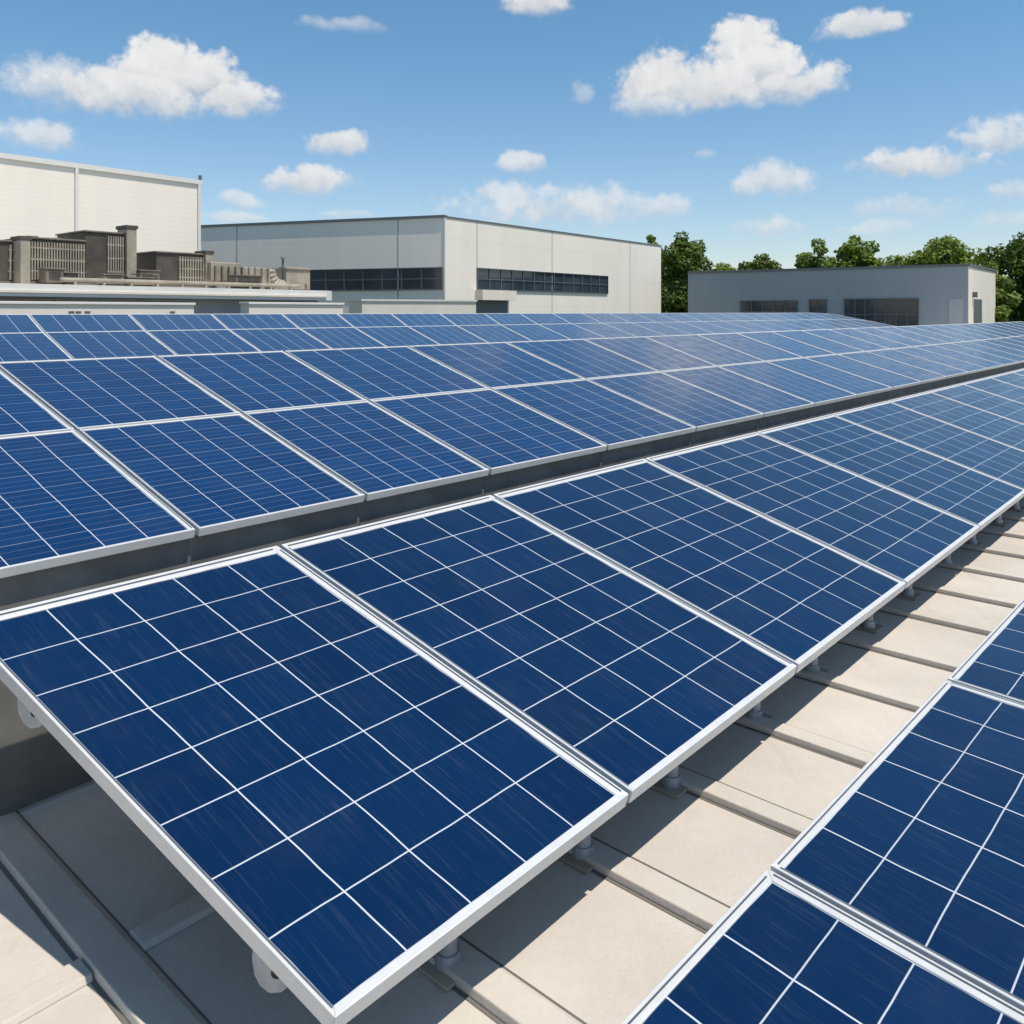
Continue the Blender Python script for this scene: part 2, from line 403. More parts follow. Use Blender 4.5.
def panel(c, label, group, cells, ncol, nrow, gap=.018, wl=.016, wr=.032, wt=.030, wb=.024, ht=.036, groove=True):
    """c: corners bottom-left, bottom-right, top-right, top-left of the slot the panel fills"""
    c = [Vector(p) for p in c]
    wid = ((c[1]-c[0]).length+(c[2]-c[3]).length)/2; lng = ((c[3]-c[0]).length+(c[2]-c[1]).length)/2
    nrm = (c[1]-c[0]).cross(c[3]-c[0]).normalized()
    def P(x, y, z):                       # x, y in metres from the left and bottom edges
        a = x/wid; b = y/lng
        return (c[0]*(1-a)+c[1]*a)*(1-b)+(c[3]*(1-a)+c[2]*a)*b+nrm*z
    base = (c[0]+c[1])/2-nrm*ht; base.z = max(.0, base.z)
    root = empty('solar_panel', base, label, 'solar panel', group)
    x0, x1, y0, y1 = gap/2, wid-gap/2, gap*.3, lng-gap*.3
    m = MB()
    lip = .007
    def bar(a, b, d, e):                  # outer a->b, inner e->d, seen from above
        m.hexa([P(*a, -ht), P(*b, -ht), P(*d, -ht), P(*e, -ht), P(*a, lip), P(*b, lip), P(*d, lip*.6), P(*e, lip*.6)])
    o = [(x0, y0), (x1, y0), (x1, y1), (x0, y1)]
    i = [(x0+wl, y0+wb), (x1-wr, y0+wb), (x1-wr, y1-wt), (x0+wl, y1-wt)]
    for q in range(4):
        w = (q+1) % 4
        bar(o[q], o[w], i[w], i[q])
    fr = m.build('frame', M['alu'], root, bevel=.0025)
    if groove:                            # the dark gasket line along the frame's long sides
        g = MB()
        for (xa, xb) in ((x0+wl*.5, x0+wl*.72), (x1-wr*.42, x1-wr*.28)):
            g.quad(P(xa, y0+wb*.8, lip+.0012), P(xb, y0+wb*.8, lip+.0012), P(xb, y1-wt*.8, lip+.0012), P(xa, y1-wt*.8, lip+.0012))
        ya, yb = y1-wt*.55, y1-wt*.4
        g.quad(P(x0+wl, ya, lip+.0012), P(x1-wr, ya, lip+.0012), P(x1-wr, yb, lip+.0012), P(x0+wl, yb, lip+.0012))
        g.build('gasket', M['alu_dark'], fr)
    gm = MB(); k = 0
    gx, gy = 6, 8
    e = .001
    for a in range(gx):
        for b in range(gy):
            xa = i[0][0]-e+(i[1][0]-i[0][0]+2*e)*a/gx; xb = i[0][0]-e+(i[1][0]-i[0][0]+2*e)*(a+1)/gx
            ya = i[0][1]-e+(i[2][1]-i[0][1]+2*e)*b/gy; yb = i[0][1]-e+(i[2][1]-i[0][1]+2*e)*(b+1)/gy
            gm.quad(P(xa, ya, 0), P(xb, ya, 0), P(xb, yb, 0), P(xa, yb, 0))
    gl = gm.build('cell_sheet', M[cells], root)
    uvl = gl.data.uv_layers.new(name='UVMap')
    q = 0
    for a in range(gx):
        for b in range(gy):
            for (da, db) in ((0, 0), (1, 0), (1, 1), (0, 1)):
                uvl.data[q].uv = ((a+da)/gx*ncol, (b+db)/gy*nrow); q += 1
    cv = MB()                             # strip added under the panel gap to stop sun leaking through
    cv.hexa([P(x, y, z) for z in (-ht*.95, -ht*.8) for x, y in ((wid-.03, y0+.01), (wid+gap/2+.004, y0+.01), (wid+gap/2+.004, y1-.01), (wid-.03, y1-.01))])
    cv.build('gap_sun_cover', M['alu_dark'], root)
    bk = MB()
    bk.quad(P(i[0][0]-e, i[0][1]-e, -.006), P(i[3][0]-e, i[3][1]+e, -.006), P(i[2][0]+e, i[2][1]+e, -.006), P(i[1][0]+e, i[1][1]-e, -.006))
    bk.build('backsheet', M['backsheet'], root)
    return root, P, wid, lng, ht

def foot(root, P, x, y, ht):
    """a short rounded mounting post with base plate and bolt, between the frame and the roof"""
    top = P(x, y, -ht+.004); bot = Vector((top.x, top.y, 0))
    if top.z < .05: return
    m = MB()
    m.tube(bot+Vector((0, 0, .012)), bot+Vector((0, 0, .045)), .036, .033, 14)
    m.tube(bot+Vector((0, 0, .045)), bot+Vector((0, 0, top.z*.62)), .026, .022, 14)
    m.tube(bot+Vector((0, 0, top.z*.62)), top, .013, .013, 10)
    f = m.build('mounting_foot', M['galv'], root, smooth=False)
    p = MB()
    a = .062
    p.hexa([bot+DIR*sx*a+NRM*sy*a+Vector((0, 0, z)) for z in (.001, .012) for sx, sy in ((-1, -1), (-1, 1), (1, 1), (1, -1))])
    p.build('base_plate', M['hvac_light'], f, bevel=.003)
def bracket(root, P, y, ht):
    """flat lobed end bracket hanging under the exposed left end of the row"""
    top = P(.075, y, -ht+.004)
    out = [(1.3*a_, 1.15*b_) for a_, b_ in [(-.026, .0), (.040, .0), (.046, -.035), (.044, -.07), (.034, -.098), (.016, -.115), (-.004, -.118), (-.020, -.106), (-.030, -.085), (-.034, -.055), (-.032, -.025)]]
    m = MB(); T = .012
    d = (NRM*.8+DIR*.6).normalized(); w = (DIR*.8-NRM*.6).normalized()
    fr_ = [top+d*x+Vector((0, 0, z))-w*T for x, z in out]; bk = [p+w*2*T for p in fr_]
    m.poly(fr_); m.poly(bk[::-1])
    for i in range(len(out)):
        j = (i+1) % len(out); m.quad(fr_[j], fr_[i], bk[i], bk[j])
    b = m.build('end_bracket', M['galv'], root, bevel=.005)
    h = MB(); c = top+d*.012+Vector((0, 0, -.088))-w*(T+.006)
    h.tube(c, c+w*.006, .012, .012, 12)
    h.build('bolt', M['black'], b)

def seams(base, lo, hi, pl, pr, n0):
    """base: known seam positions (index n0..); extended left with pitch pl and right with pitch pr"""
    d = {n0+i: s for i, s in enumerate(base)}
    for i in range(n0-1, lo-1, -1): d[i] = d[i+1]-pl
    for i in range(n0+len(base), hi+1): d[i] = d[i-1]+pr
    return d
def sk(k0, k1, i, cap): return k0+k1*min(i, cap)

# front row: its left end stands open
sa = seams(As, 0, 13, 1, 1.22, 0)
ga = 'panels of the tilted front row'
for i in range(0, 13):
    a, b = sa[i], sa[i+1]; ka = sk(Q['Ak0'], Q['Ak1'], i, 6); kb = sk(Q['Ak0'], Q['Ak1'], i+1, 6)
    if i == 0: lab = 'large blue solar panel at the open left end of the front row, nearest the camera'
    else: lab = 'blue solar panel of the front row, %s from its open left end' % ORD[i+1]
    root, P, w, l, ht = panel([rowpt('A', a, 0), rowpt('A', b, 0), rowpt('A', b+kb, Q['AL']), rowpt('A', a+ka, Q['AL'])], lab, ga, 'cells_near', 5, 8, wt=.045)
    if i == 0:
        bracket(root, P, .27, ht); bracket(root, P, l*.80, ht)
    for x in ((.10, .55) if i else (.55,)): foot(root, P, w*x, .25, ht)
    rl = MB(); t0 = P(w*.5, l-.12, -ht+.004); rl.tube((t0.x, t0.y, .001), t0, .02, .02, 10); rl.build('rear_post', M['galv'], root)

# second row: two tiers
sb = seams(Bs, -2, 27, .95, 1.25, 1)
gb = 'panels of the two-tier second row'
Bmid = rowpt('B', 0, 0)
for i in range(-2, 26):
    a, b = sb[i], sb[i+1]
    ka, kb = sk(Q['Bk0'], Q['Bk1'], i, 8), sk(Q['Bk0'], Q['Bk1'], i+1, 8)
    qa, qb = sk(Q['B2k0'], Q['B2k1'], i, 8), sk(Q['B2k0'], Q['B2k1'], i+1, 8)
    L1, L2 = Q['BL'], Q['BL']+Q['BL2']
    n = i+3
    if n >= 3 or True:
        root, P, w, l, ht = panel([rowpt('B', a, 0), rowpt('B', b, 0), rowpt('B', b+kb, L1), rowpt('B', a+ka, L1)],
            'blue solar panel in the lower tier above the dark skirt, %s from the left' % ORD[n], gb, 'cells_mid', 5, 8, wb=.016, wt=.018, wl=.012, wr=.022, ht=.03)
        # dark sheet-metal skirt closing the gap below the lower edge
        p0, p1 = P(.002, .05, -ht-.003), P(w-.002, .05, -ht-.003)
        s = MB(); t = NRM*-.004
        s.hexa([Vector((p0.x, p0.y, .015)), Vector((p1.x, p1.y, .015)), Vector((p1.x, p1.y, .015))+t, Vector((p0.x, p0.y, .015))+t, p0, p1, p1+t, p0+t])
        so = s.build('skirt', M['skirt'], root)
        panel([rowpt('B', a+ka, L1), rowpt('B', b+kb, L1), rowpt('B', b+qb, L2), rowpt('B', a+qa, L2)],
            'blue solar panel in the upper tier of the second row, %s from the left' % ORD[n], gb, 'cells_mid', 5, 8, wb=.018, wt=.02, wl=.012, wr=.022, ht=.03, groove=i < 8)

# third row, farther back, two tiers, its crest level with the eye; the far end dips
sc = seams(Cs, -1, 33, 1.12, 1.12, 1)
gc = 'panels of the far third row'
for i in range(-1, 32):
    a, b = sc[i], sc[i+1]
    qa, qb = sk(Q['Ck0'], Q['Ck1'], i, 8), sk(Q['Ck0'], Q['Ck1'], i+1, 8)
    ha, hb = qa/2, qb/2
    L1, L2 = Q['CL']*.57, Q['CL']
    n = i+2
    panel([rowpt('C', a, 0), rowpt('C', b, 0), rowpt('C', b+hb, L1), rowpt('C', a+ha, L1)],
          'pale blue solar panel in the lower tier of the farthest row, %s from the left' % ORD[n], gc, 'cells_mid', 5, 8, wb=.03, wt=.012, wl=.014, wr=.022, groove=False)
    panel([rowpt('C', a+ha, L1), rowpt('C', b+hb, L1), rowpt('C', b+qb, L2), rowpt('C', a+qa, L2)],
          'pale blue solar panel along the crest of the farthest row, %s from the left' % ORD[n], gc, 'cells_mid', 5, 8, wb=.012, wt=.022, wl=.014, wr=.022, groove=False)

# low row at the right, lying nearly flat beside the walkway
gd = 'panels of the low row right of the walkway'
KD = 1.3
sdx = [Q['Ds0']-1.08, Q['Ds0'], Q['Ds1'], Q['Ds1']+1.1, Q['Ds1']+2.2, Q['Ds1']+3.3]
labs = ['blue solar panel cut off by the bottom right corner, nearest in the low row', 'large blue solar panel at the right edge beside the walkway, second in the low row',
        'blue solar panel at the right edge, third in the low row beside the walkway', 'blue solar panel just outside the right edge, fourth in the low row', 'blue solar panel outside the right edge, last in the low row']
for i in range(5):
    a, b = sdx[i], sdx[i+1]; L = Q['DL']; sh = .16
    root, P, w, l, ht = panel([rowpt('D', a-sh, 0, KD), rowpt('D', b-sh, 0, KD), rowpt('D', b, L, KD), rowpt('D', a, L, KD)], labs[i], gd, 'cells_flat', 6, 13, wt=.032, wl=.02, wr=.034)
    for x in (.2, .8):
        foot(root, P, w*x, l-.12, ht); foot(root, P, w*x, .2, ht)

# ------------------------------------------------------------------ buildings
class Facade:
    """a vertical plane through the ground point O with horizontal direction e; n points outward (towards the viewer)"""
    def __init__(s, O, az, out):
        s.O = Vector((O[0], O[1], 0)); s.e = Vector((math.sin(R(az)), math.cos(R(az)), 0)); n = Vector((s.e.y, -s.e.x, 0))
        s.n = n if out > 0 else -n
    def hit(s, u, v):
        r = ray(u, v); t = (s.O.dot(s.n))/(r.dot(s.n)); p = r*t
        return (p-s.O).dot(s.e), p.z+EYE
    def p(s, a, z, d=0): return s.O+s.e*a+s.n*d+Vector((0, 0, z))
    def box(s, m, a0, a1, z0, z1, d0, d1, mi=0):
        q = [s.p(a0, z0, d0), s.p(a1, z0, d0), s.p(a1, z0, d1), s.p(a0, z0, d1)]
        q += [x+Vector((0, 0, z1-z0)) for x in q]
        if (q[1]-q[0]).cross(q[3]-q[0]).z < 0: q = [q[3], q[2], q[1], q[0], q[7], q[6], q[5], q[4]]
        m.hexa(q, mi)
def at(u, v, dist):
    r = ray(u, v); r.z = 0; r.normalize()
    return r*dist
def prism(m, pts, z0, z1s, mi=0):
    """pts: plan corners; z1s: height at each corner"""
    a = sum(pts[i].x*pts[(i+1) % len(pts)].y-pts[(i+1) % len(pts)].x*pts[i].y for i in range(len(pts)))
    if a < 0: pts = pts[::-1]; z1s = z1s[::-1]
    b = [Vector((p.x, p.y, z0)) for p in pts]; t = [Vector((p.x, p.y, z)) for p, z in zip(pts, z1s)]
    n = len(pts)
    m.poly(b[::-1], mi); m.poly(t, mi)
    for i in range(n):
        j = (i+1) % n; m.quad(b[i], b[j], t[j], t[i], mi)
G = -7.49
def strip_window(F, root, u0, u1, v0, v1, ncol, nrow, depth=.12, vref=None):
    """ribbon window set proud of the wall skin: dark panes behind a grid of bars. u, v limits read where the photo shows them"""
    a0, z1 = F.hit(u0, v0); a1, _ = F.hit(u1, v0); _, z0 = F.hit(u0, v1)
    if a0 > a1: a0, a1 = a1, a0
    m = MB(); F.box(m, a0, a1, z0, z1, -.02, .004)
    w = m.build('window', M['glass'], root)
    fr = MB(); t = .05
    F.box(fr, a0-t, a1+t, z0-t, z0, -.02, .09); F.box(fr, a0-t, a1+t, z1, z1+t, -.02, .09)
    F.box(fr, a0-t, a0, z0, z1, -.02, .088); F.box(fr, a1, a1+t, z0, z1, -.02, .088)
    for i in range(1, ncol):
        x = a0+(a1-a0)*i/ncol; F.box(fr, x-.035, x+.035, z0, z1, .005, .06)
    for j in range(1, nrow):
        z = z0+(z1-z0)*j/nrow; F.box(fr, a0, a1, z-.03, z+.03, .005, .056)
    fr.build('window_frame', M['mull'], w)
    return a0, a1, z0, z1

# big pale warehouse in the middle
def warehouse():
    O = at(445, 300, 48)
    FR = Facade(O, 38, 1); FL = Facade(O, -70, -1)
    root = empty('warehouse', (O.x, O.y, G), 'wide pale flat-roofed warehouse with two long ribbon windows, in the middle background', 'building')
    ar, zr = FR.hit(661, 246); _, zc = FR.hit(445, 217); al, zl = FL.hit(203, 227); al2 = al*1.25
    zl2 = zc+(zl-zc)*1.25
    A = FR.p(ar, 0); B = FL.p(al2, 0)
    m = MB(); prism(m, [O, A, A+B-O, B], G, [zc, zr, zr, zl2])
    m.build('wall', M['wallpanel'], root)
    t = MB()
    def cap(F, a0, z0, a1, z1, h0, h1, d):
        q = [F.p(a0, z0+h0, -.4), F.p(a1, z1+h0, -.4), F.p(a1, z1+h0, d), F.p(a0, z0+h0, d)]
        q += [x+Vector((0, 0, h1-h0)) for x in q]
        if (q[1]-q[0]).cross(q[3]-q[0]).z < 0: q = [q[3], q[2], q[1], q[0], q[7], q[6], q[5], q[4]]
        t.hexa(q)
    cap(FR, .0, zc, ar+.05, zr, -.02, .06, .05); cap(FL, -.0, zc, al2, zl2, -.03, .12, .09)
    t.build('coping', M['coping'], root)
    cp = MB(); FR.box(cp, -.06, .06, G, zc-.03, .0, .03); cp.build('corner_trim', M['white'], root)
    for u in (477, 552, 630):
        a, z = FR.hit(u, 250); z1 = zc+(zr-zc)*a/ar-.03; j = MB(); FR.box(j, a-.03, a+.03, G, z1, -.01, .012); j.build('panel_joint', M['joint'], root)
    for u in (237, 398):
        a, z = FL.hit(u, 250); z1 = zc+(zl-zc)*a/al-.04; j = MB(); FL.box(j, a-.035, a+.035, G, z1, -.01, .012); j.build('panel_joint', M['joint'], root)
    strip_window(FR, root, 477, 607, 268.5, 289, 13, 2)
    strip_window(FL, root, 442, 290, 268, 289, 8, 2)
    # low canopy over the dock door on the right face
    a0, z1 = FR.hit(475, 290); a1, _ = FR.hit(509, 290); _, z0 = FR.hit(475, 300)
    c = MB(); FR.box(c, a0, a1, z0, z1, .0, .6); c.build('door_canopy', M['cream'], root)
    d = MB(); FR.box(d, a0+.1, a1-.2, G, z0-.01, -.02, .05); d.build('dock_door', M['mull'], root)
    # a low extension in front of its left face
    e = MB(); P0 = at(362, 303, 42); P1 = at(476, 306, 44)
    F = Facade(P0, math.degrees(math.atan2(P1.x-P0.x, P1.y-P0.y)), 1)
    ln = (P1-P0).length; _, zt = F.hit(362, 301)
    F.box(e, 0, ln, G, zt, -2.5, 0)
    x = empty('parapet_wall', (P0.x, P0.y, G), 'low cream parapet wall in front of the middle warehouse corner', 'wall')
    e.build('wall', M['cream'], x)
    cc = MB(); F.box(cc, -.05, ln+.05, zt, zt+.09, -2.55, .06); cc.build('coping', M['white'], x)
warehouse()

# tall white building on the left
def tall_hall():
    O = at(200, 300, 41)
    F = Facade(O, 37, 1)
    _, z1 = F.hit(200, 182); aL, zL = F.hit(0, 155)
    aE = aL*2.0; zE = z1+(zL-z1)*2.0
    root = empty('industrial_hall', (O.x, O.y, G), 'tall windowless white hall with horizontal siding, cut off by the left edge', 'building')
    back = Vector((-math.cos(R(37)), math.sin(R(37)), 0))*26
    A = F.p(aE, 0)
    m = MB(); prism(m, [O, O+back, A+back, A], G, [z1, z1, zE, zE]); m.build('wall', M['siding'], root)
    t = MB()
    q = [F.p(aE, zE-.12, .004), F.p(.06, z1-.12, .004), F.p(.06, z1-.12, .09), F.p(aE, zE-.12, .09)]
    q += [x+Vector((0, 0, .2)) for x in q]
    if (q[1]-q[0]).cross(q[3]-q[0]).z < 0: q = [q[3], q[2], q[1], q[0], q[7], q[6], q[5], q[4]]
    t.hexa(q); t.build('roof_trim', M['white'], root)
    for u in (76, 198.5):
        a, _ = F.hit(u, 240); zz = z1+(zL-z1)*a/aL-.13
        d = MB(); F.box(d, a-.065, a+.065, G, zz, .004, .10); d.build('downpipe', M['white'], root, bevel=.02)
    g = MB(); F.box(g, -.05, .06, z1+.08, z1+.3, -.05, .05); g.build('corner_post', M['mull'], root)
tall_hall()

# low building with white roof slab carrying the plant
LOW = at(338, 300, 30)
LF = Facade(LOW, 40, 1)
def low_block():
    _, z1 = LF.hit(338, 291); _, z0 = LF.hit(338, 300.5)
    root = empty('low_building', (LOW.x, LOW.y, G), 'low long building with projecting white roof slab, under the rooftop machinery', 'building')
    aL = -24.
    m = MB()
    # rounded right end of the slab
    pts = [LF.p(aL, 0, 0), LF.p(-.5, 0, 0)]
    for i in range(1, 7):
        t = math.pi/2*i/6; pts.append(LF.p(-.5+.5*math.sin(t), 0, -.5+.5*math.cos(t)))
    pts += [LF.p(0, 0, -9), LF.p(aL, 0, -9)]
    prism(m, pts, z0, [z1]*len(pts)); m.build('roof_slab', M['white'], root, bevel=.03)
    lip = MB(); LF.box(lip, aL, -.5, z0+.1, z0+.16, .003, .05); lip.build('drip_edge', M['cream'], root)
    b = MB(); LF.box(b, aL, -.4, G, z0-.003, -8.6, -.6); b.build('wall', M['grey'], root)
    w = MB(); a0, _ = LF.hit(64, 302); LF.box(w, aL, a0, z0-.35, z0-.02, -.58, -.55); w.build('window', M['glass'], root)
    # lower parapet walls in front, with a gap at x = 195..248
    for (u0, u1, lab) in ((-160, 194, 'long low cream wall below the white roof slab at the left'), (249, 343, 'short low cream wall below the right end of the white roof slab')):
        F2 = Facade(LF.p(0, 0, 1.2), 40, 1)
        a0, _ = F2.hit(u0, 304); a1, zt = F2.hit(u1, 303.5)
        r = empty('parapet_wall', tuple(F2.p((a0+a1)/2, G, 0)), lab, 'wall')
        mm = MB(); F2.box(mm, a0, a1, G, zt-.05, -.45, 0); mm.build('wall', M['cream'], r)
        mm = MB(); F2.box(mm, a0-.03, a1+.03, zt-.05, zt+.02, -.5, .05); mm.build('coping', M['white'], r, bevel=.01)
        if u0 < 0:
            for u in (71, 78, 87, 172):
                a, _ = F2.hit(u, 310); v = MB(); F2.box(v, a-.06, a+.06, zt-.62, zt-.22, .002, .05); v.build('wall_box', M['mull'], r)
    return z1
LZ = low_block()

def on_slab(u0, u1, vtop, dd, depth):
    """facade frame on top of the slab, dd metres behind its front edge"""
    F = Facade(LF.p(0, 0, -dd), 40, 1)
    a0, _ = F.hit(u0, 280); a1, _ = F.hit(u1, 280); _, z = F.hit((u0+u1)/2, vtop)
    return F, a0, a1, z
def chiller(u0, u1, vtop, dd, depth, label, slats, dark_frac, post=None, hump=None):
    F, a0, a1, z = on_slab(u0, u1, vtop, dd, depth)
    root = empty('rooftop_unit', tuple(F.p((a0+a1)/2, LZ, -depth/2)), label, 'air conditioner', 'machinery on the low roof')
    w = a1-a0
    m = MB(); F.box(m, a0, a1, LZ+.02, z, -depth, -.05); m.build('casing', M['hvac_dark'], root, bevel=.02)
    b = MB(); F.box(b, a0-.03, a1+.03, LZ, LZ+.1, -depth-.03, .03); b.build('base_frame', M['hvac'], root)
    s0 = a0+w*dark_frac
    lv = MB(); n = slats
    for i in range(n):
        x = s0+(a1-s0)*(i+.5)/n; ww = (a1-s0)/n*.24
        F.box(lv, x-ww, x+ww, LZ+.14, z-.08, -.05, .02)
    for fr_ in (.2, .45, .7):
        F.box(lv, s0, a1, LZ+.12+(z-LZ)*fr_, LZ+.155+(z-LZ)*fr_, -.049, .012)
    lv.build('louvre', M['hvac_light'], root)
    t = MB(); F.box(t, a0-.04, a1+.04, z, z+.05, -depth-.04, .0); t.build('lid', M['hvac'], root, bevel=.01)
    if post:
        p0, p1, vt = post; pa, _ = F.hit(p0, 280); pb, _ = F.hit(p1, 280); _, pz = F.hit((p0+p1)/2, vt)
        p = MB(); F.box(p, pa, pb, LZ, pz, -.5, .12); po = p.build('corner_column', M['hvac_light'], root, bevel=.02)
        c = MB(); F.box(c, pa-.03, pb+.03, pz, pz+.1, -.53, .14); c.build('cap', M['hvac_dark'], po)
    if hump:
        for h0, h1, vt in hump:
            pa, _ = F.hit(h0, 280); pb, _ = F.hit(h1, 280); _, pz = F.hit((h0+h1)/2, vt)
            c = F.p((pa+pb)/2, 0, -depth*.45); r = (pb-pa)/2
            h = MB(); h.tube((c.x, c.y, z+.05), (c.x, c.y, pz), r, r*.86, 18); fo = h.build('fan_housing', M['hvac_dark'], root)
            gr = MB()
            for q in range(6):
                ang = math.pi*q/6; d = Vector((math.cos(ang), math.sin(ang), 0))*r*.84
                gr.tube(Vector((c.x, c.y, pz+.012))-d, Vector((c.x, c.y, pz+.012))+d, .012, .012, 6)
            gr.build('fan_grille', M['hvac_light'], fo)
    return root
chiller(-34, 20, 241, 1.6, 1.8, 'dark plain rooftop machine cut off by the left edge', 3, .78)
chiller(27, 85, 240, 1.2, 1.9, 'wide brown rooftop unit with many pale upright slats and a fan hump on top', 20, .06, post=(19, 29, 240), hump=((36, 52, 235), (55, 74, 237)))
chiller(86, 124, 233, 1.5, 2.0, 'tall dark rooftop unit with a pale column on its right side', 7, .55, post=(125, 135, 229))
chiller(157, 212, 254, 1.4, 1.5, 'lower dark brown rooftop unit standing between the tall unit and the ductwork', 13, .38, post=(204, 211, 254), hump=((163, 176, 251),))

def ductwork():
    F, a0, a1, z = on_slab(212, 312, 264, 1.0, 1.0)
    root = empty('ductwork', tuple(F.p((a0+a1)/2, LZ, -.5)), 'long low tan duct with bent elbows and a thin flue, right of the dark units', 'duct', 'machinery on the low roof')
    _, zl = F.hit(220, 262); _, zr = F.hit(310, 268)
    xs = [a0+(a1-a0)*t for t in (0, .28, .56, .60, .70, .74, 1)]
    d = MB(); F.box(d, xs[0], xs[1], LZ+.25, zl, -.8, -.05); F.box(d, xs[1]+.01, xs[2], LZ+.15, zl-.12, -.75, 0); d.build('trunk_duct', M['hvac_light'], root, bevel=.03)
    rb = MB()
    for i in range(9):
        x = xs[0]+(xs[2]-xs[0])*(i+.5)/9; F.box(rb, x-.02, x+.02, LZ+.18, zl-.13, -.04, .035)
    rb.build('duct_flange', M['hvac'], root)
    e = MB(); c0 = F.p(xs[3], zl-.05, -.35); prev = None
    for i in range(8):
        t = math.pi/2*i/7; p = F.p(xs[3]+.55*(1-math.cos(t))*.9, zl-.15-.75*math.sin(t)*.9, -.35)
        if prev is not None: e.tube(prev, p, .2+.02*i, .22+.02*i, 14)
        prev = p
    e.build('elbow_duct', M['hvac_light'], root, smooth=True)
    g = MB(); F.box(g, xs[5], xs[6], LZ+.05, zr-.08, -.9, -.1); F.box(g, xs[5]-.02, xs[6]+.02, zr-.08, zr, -.95, -.05); g.build('end_plenum', M['hvac_light'], root, bevel=.02)
    f = MB(); a, _ = F.hit(288, 280); _, zt = F.hit(288, 258); f.tube(F.p(a, LZ+.05, -.3), F.p(a, zt, -.3), .045, .04, 8); f.tube(F.p(a, zt, -.3), F.p(a, zt+.1, -.3), .11, .02, 10); f.build('flue', M['mull'], root)
    for t in (.06, .26, .45, .62, .8, .95):
        s = MB(); x = a0+(a1-a0)*t; F.box(s, x-.04, x+.04, LZ, LZ+.26, -.5, -.1)
        s.build('duct_support', M['hvac'], root)
ductwork()
def small_plant():
    specs = [(46, 64, 268, .55, .5, 'small brown pump box in front of the wide slatted unit', 0), (64, 78, 272, .6, .4, 'small dark pump box right beside the brown pump box', 1),
             (104, 124, 274, .5, .5, 'low tan cabinet at the foot of the tall dark unit', 2), (128, 155, 277, .55, .5, 'wide low tan cabinet between the tall and the lower dark units', 2),
             (140, 160, 270, 1.2, .6, 'brown junction cabinet behind the wide low tan one', 0), (236, 262, 275, .35, .4, 'brown compressor box in front of the long tan duct', 0)]
    for (u0, u1, vt, dd, dp, lab, kind) in specs:
        F, a0, a1, z = on_slab(u0, u1, vt, dd, dp)
        root = empty('plant_cabinet', tuple(F.p((a0+a1)/2, LZ, -dp/2)), lab, 'cabinet', 'machinery on the low roof')
        mm = M[('hvac', 'hvac_dark', 'hvac_light')[kind]]
        b = MB(); F.box(b, a0, a1, LZ+.06, z-.04, -dp, 0); b.build('casing', mm, root, bevel=.025)
        b = MB(); F.box(b, a0-.02, a1+.02, z-.04, z, -dp-.02, .03); b.build('lid', M['hvac'], root, bevel=.01)
        b = MB(); F.box(b, a0+.05, a1-.05, LZ, LZ+.06, -dp+.05, -.03); b.build('plinth', M['hvac_dark'], root)
        b = MB()
        for i in range(3): F.box(b, a0+.08, a1-.08, LZ+.16+i*.09, LZ+.2+i*.09, .001, .02)
        b.build('vent', M['hvac_dark'], root)
    # pipe run along the slab
    F, a0, a1, z = on_slab(60, 300, 280, .3, .2)
    p = MB(); p.tube(F.p(a0, LZ+.14, 0), F.p(a1, LZ+.14, 0), .06, .06, 8)
    for i in range(10):
        x = a0+(a1-a0)*(i+.5)/10; F.box(p, x-.03, x+.03, LZ, LZ+.1, -.05, .05)
    tag(p.build('pipe', M['hvac_light']), 'long thin tan pipe on short stands along the white slab edge', 'pipe')
small_plant()

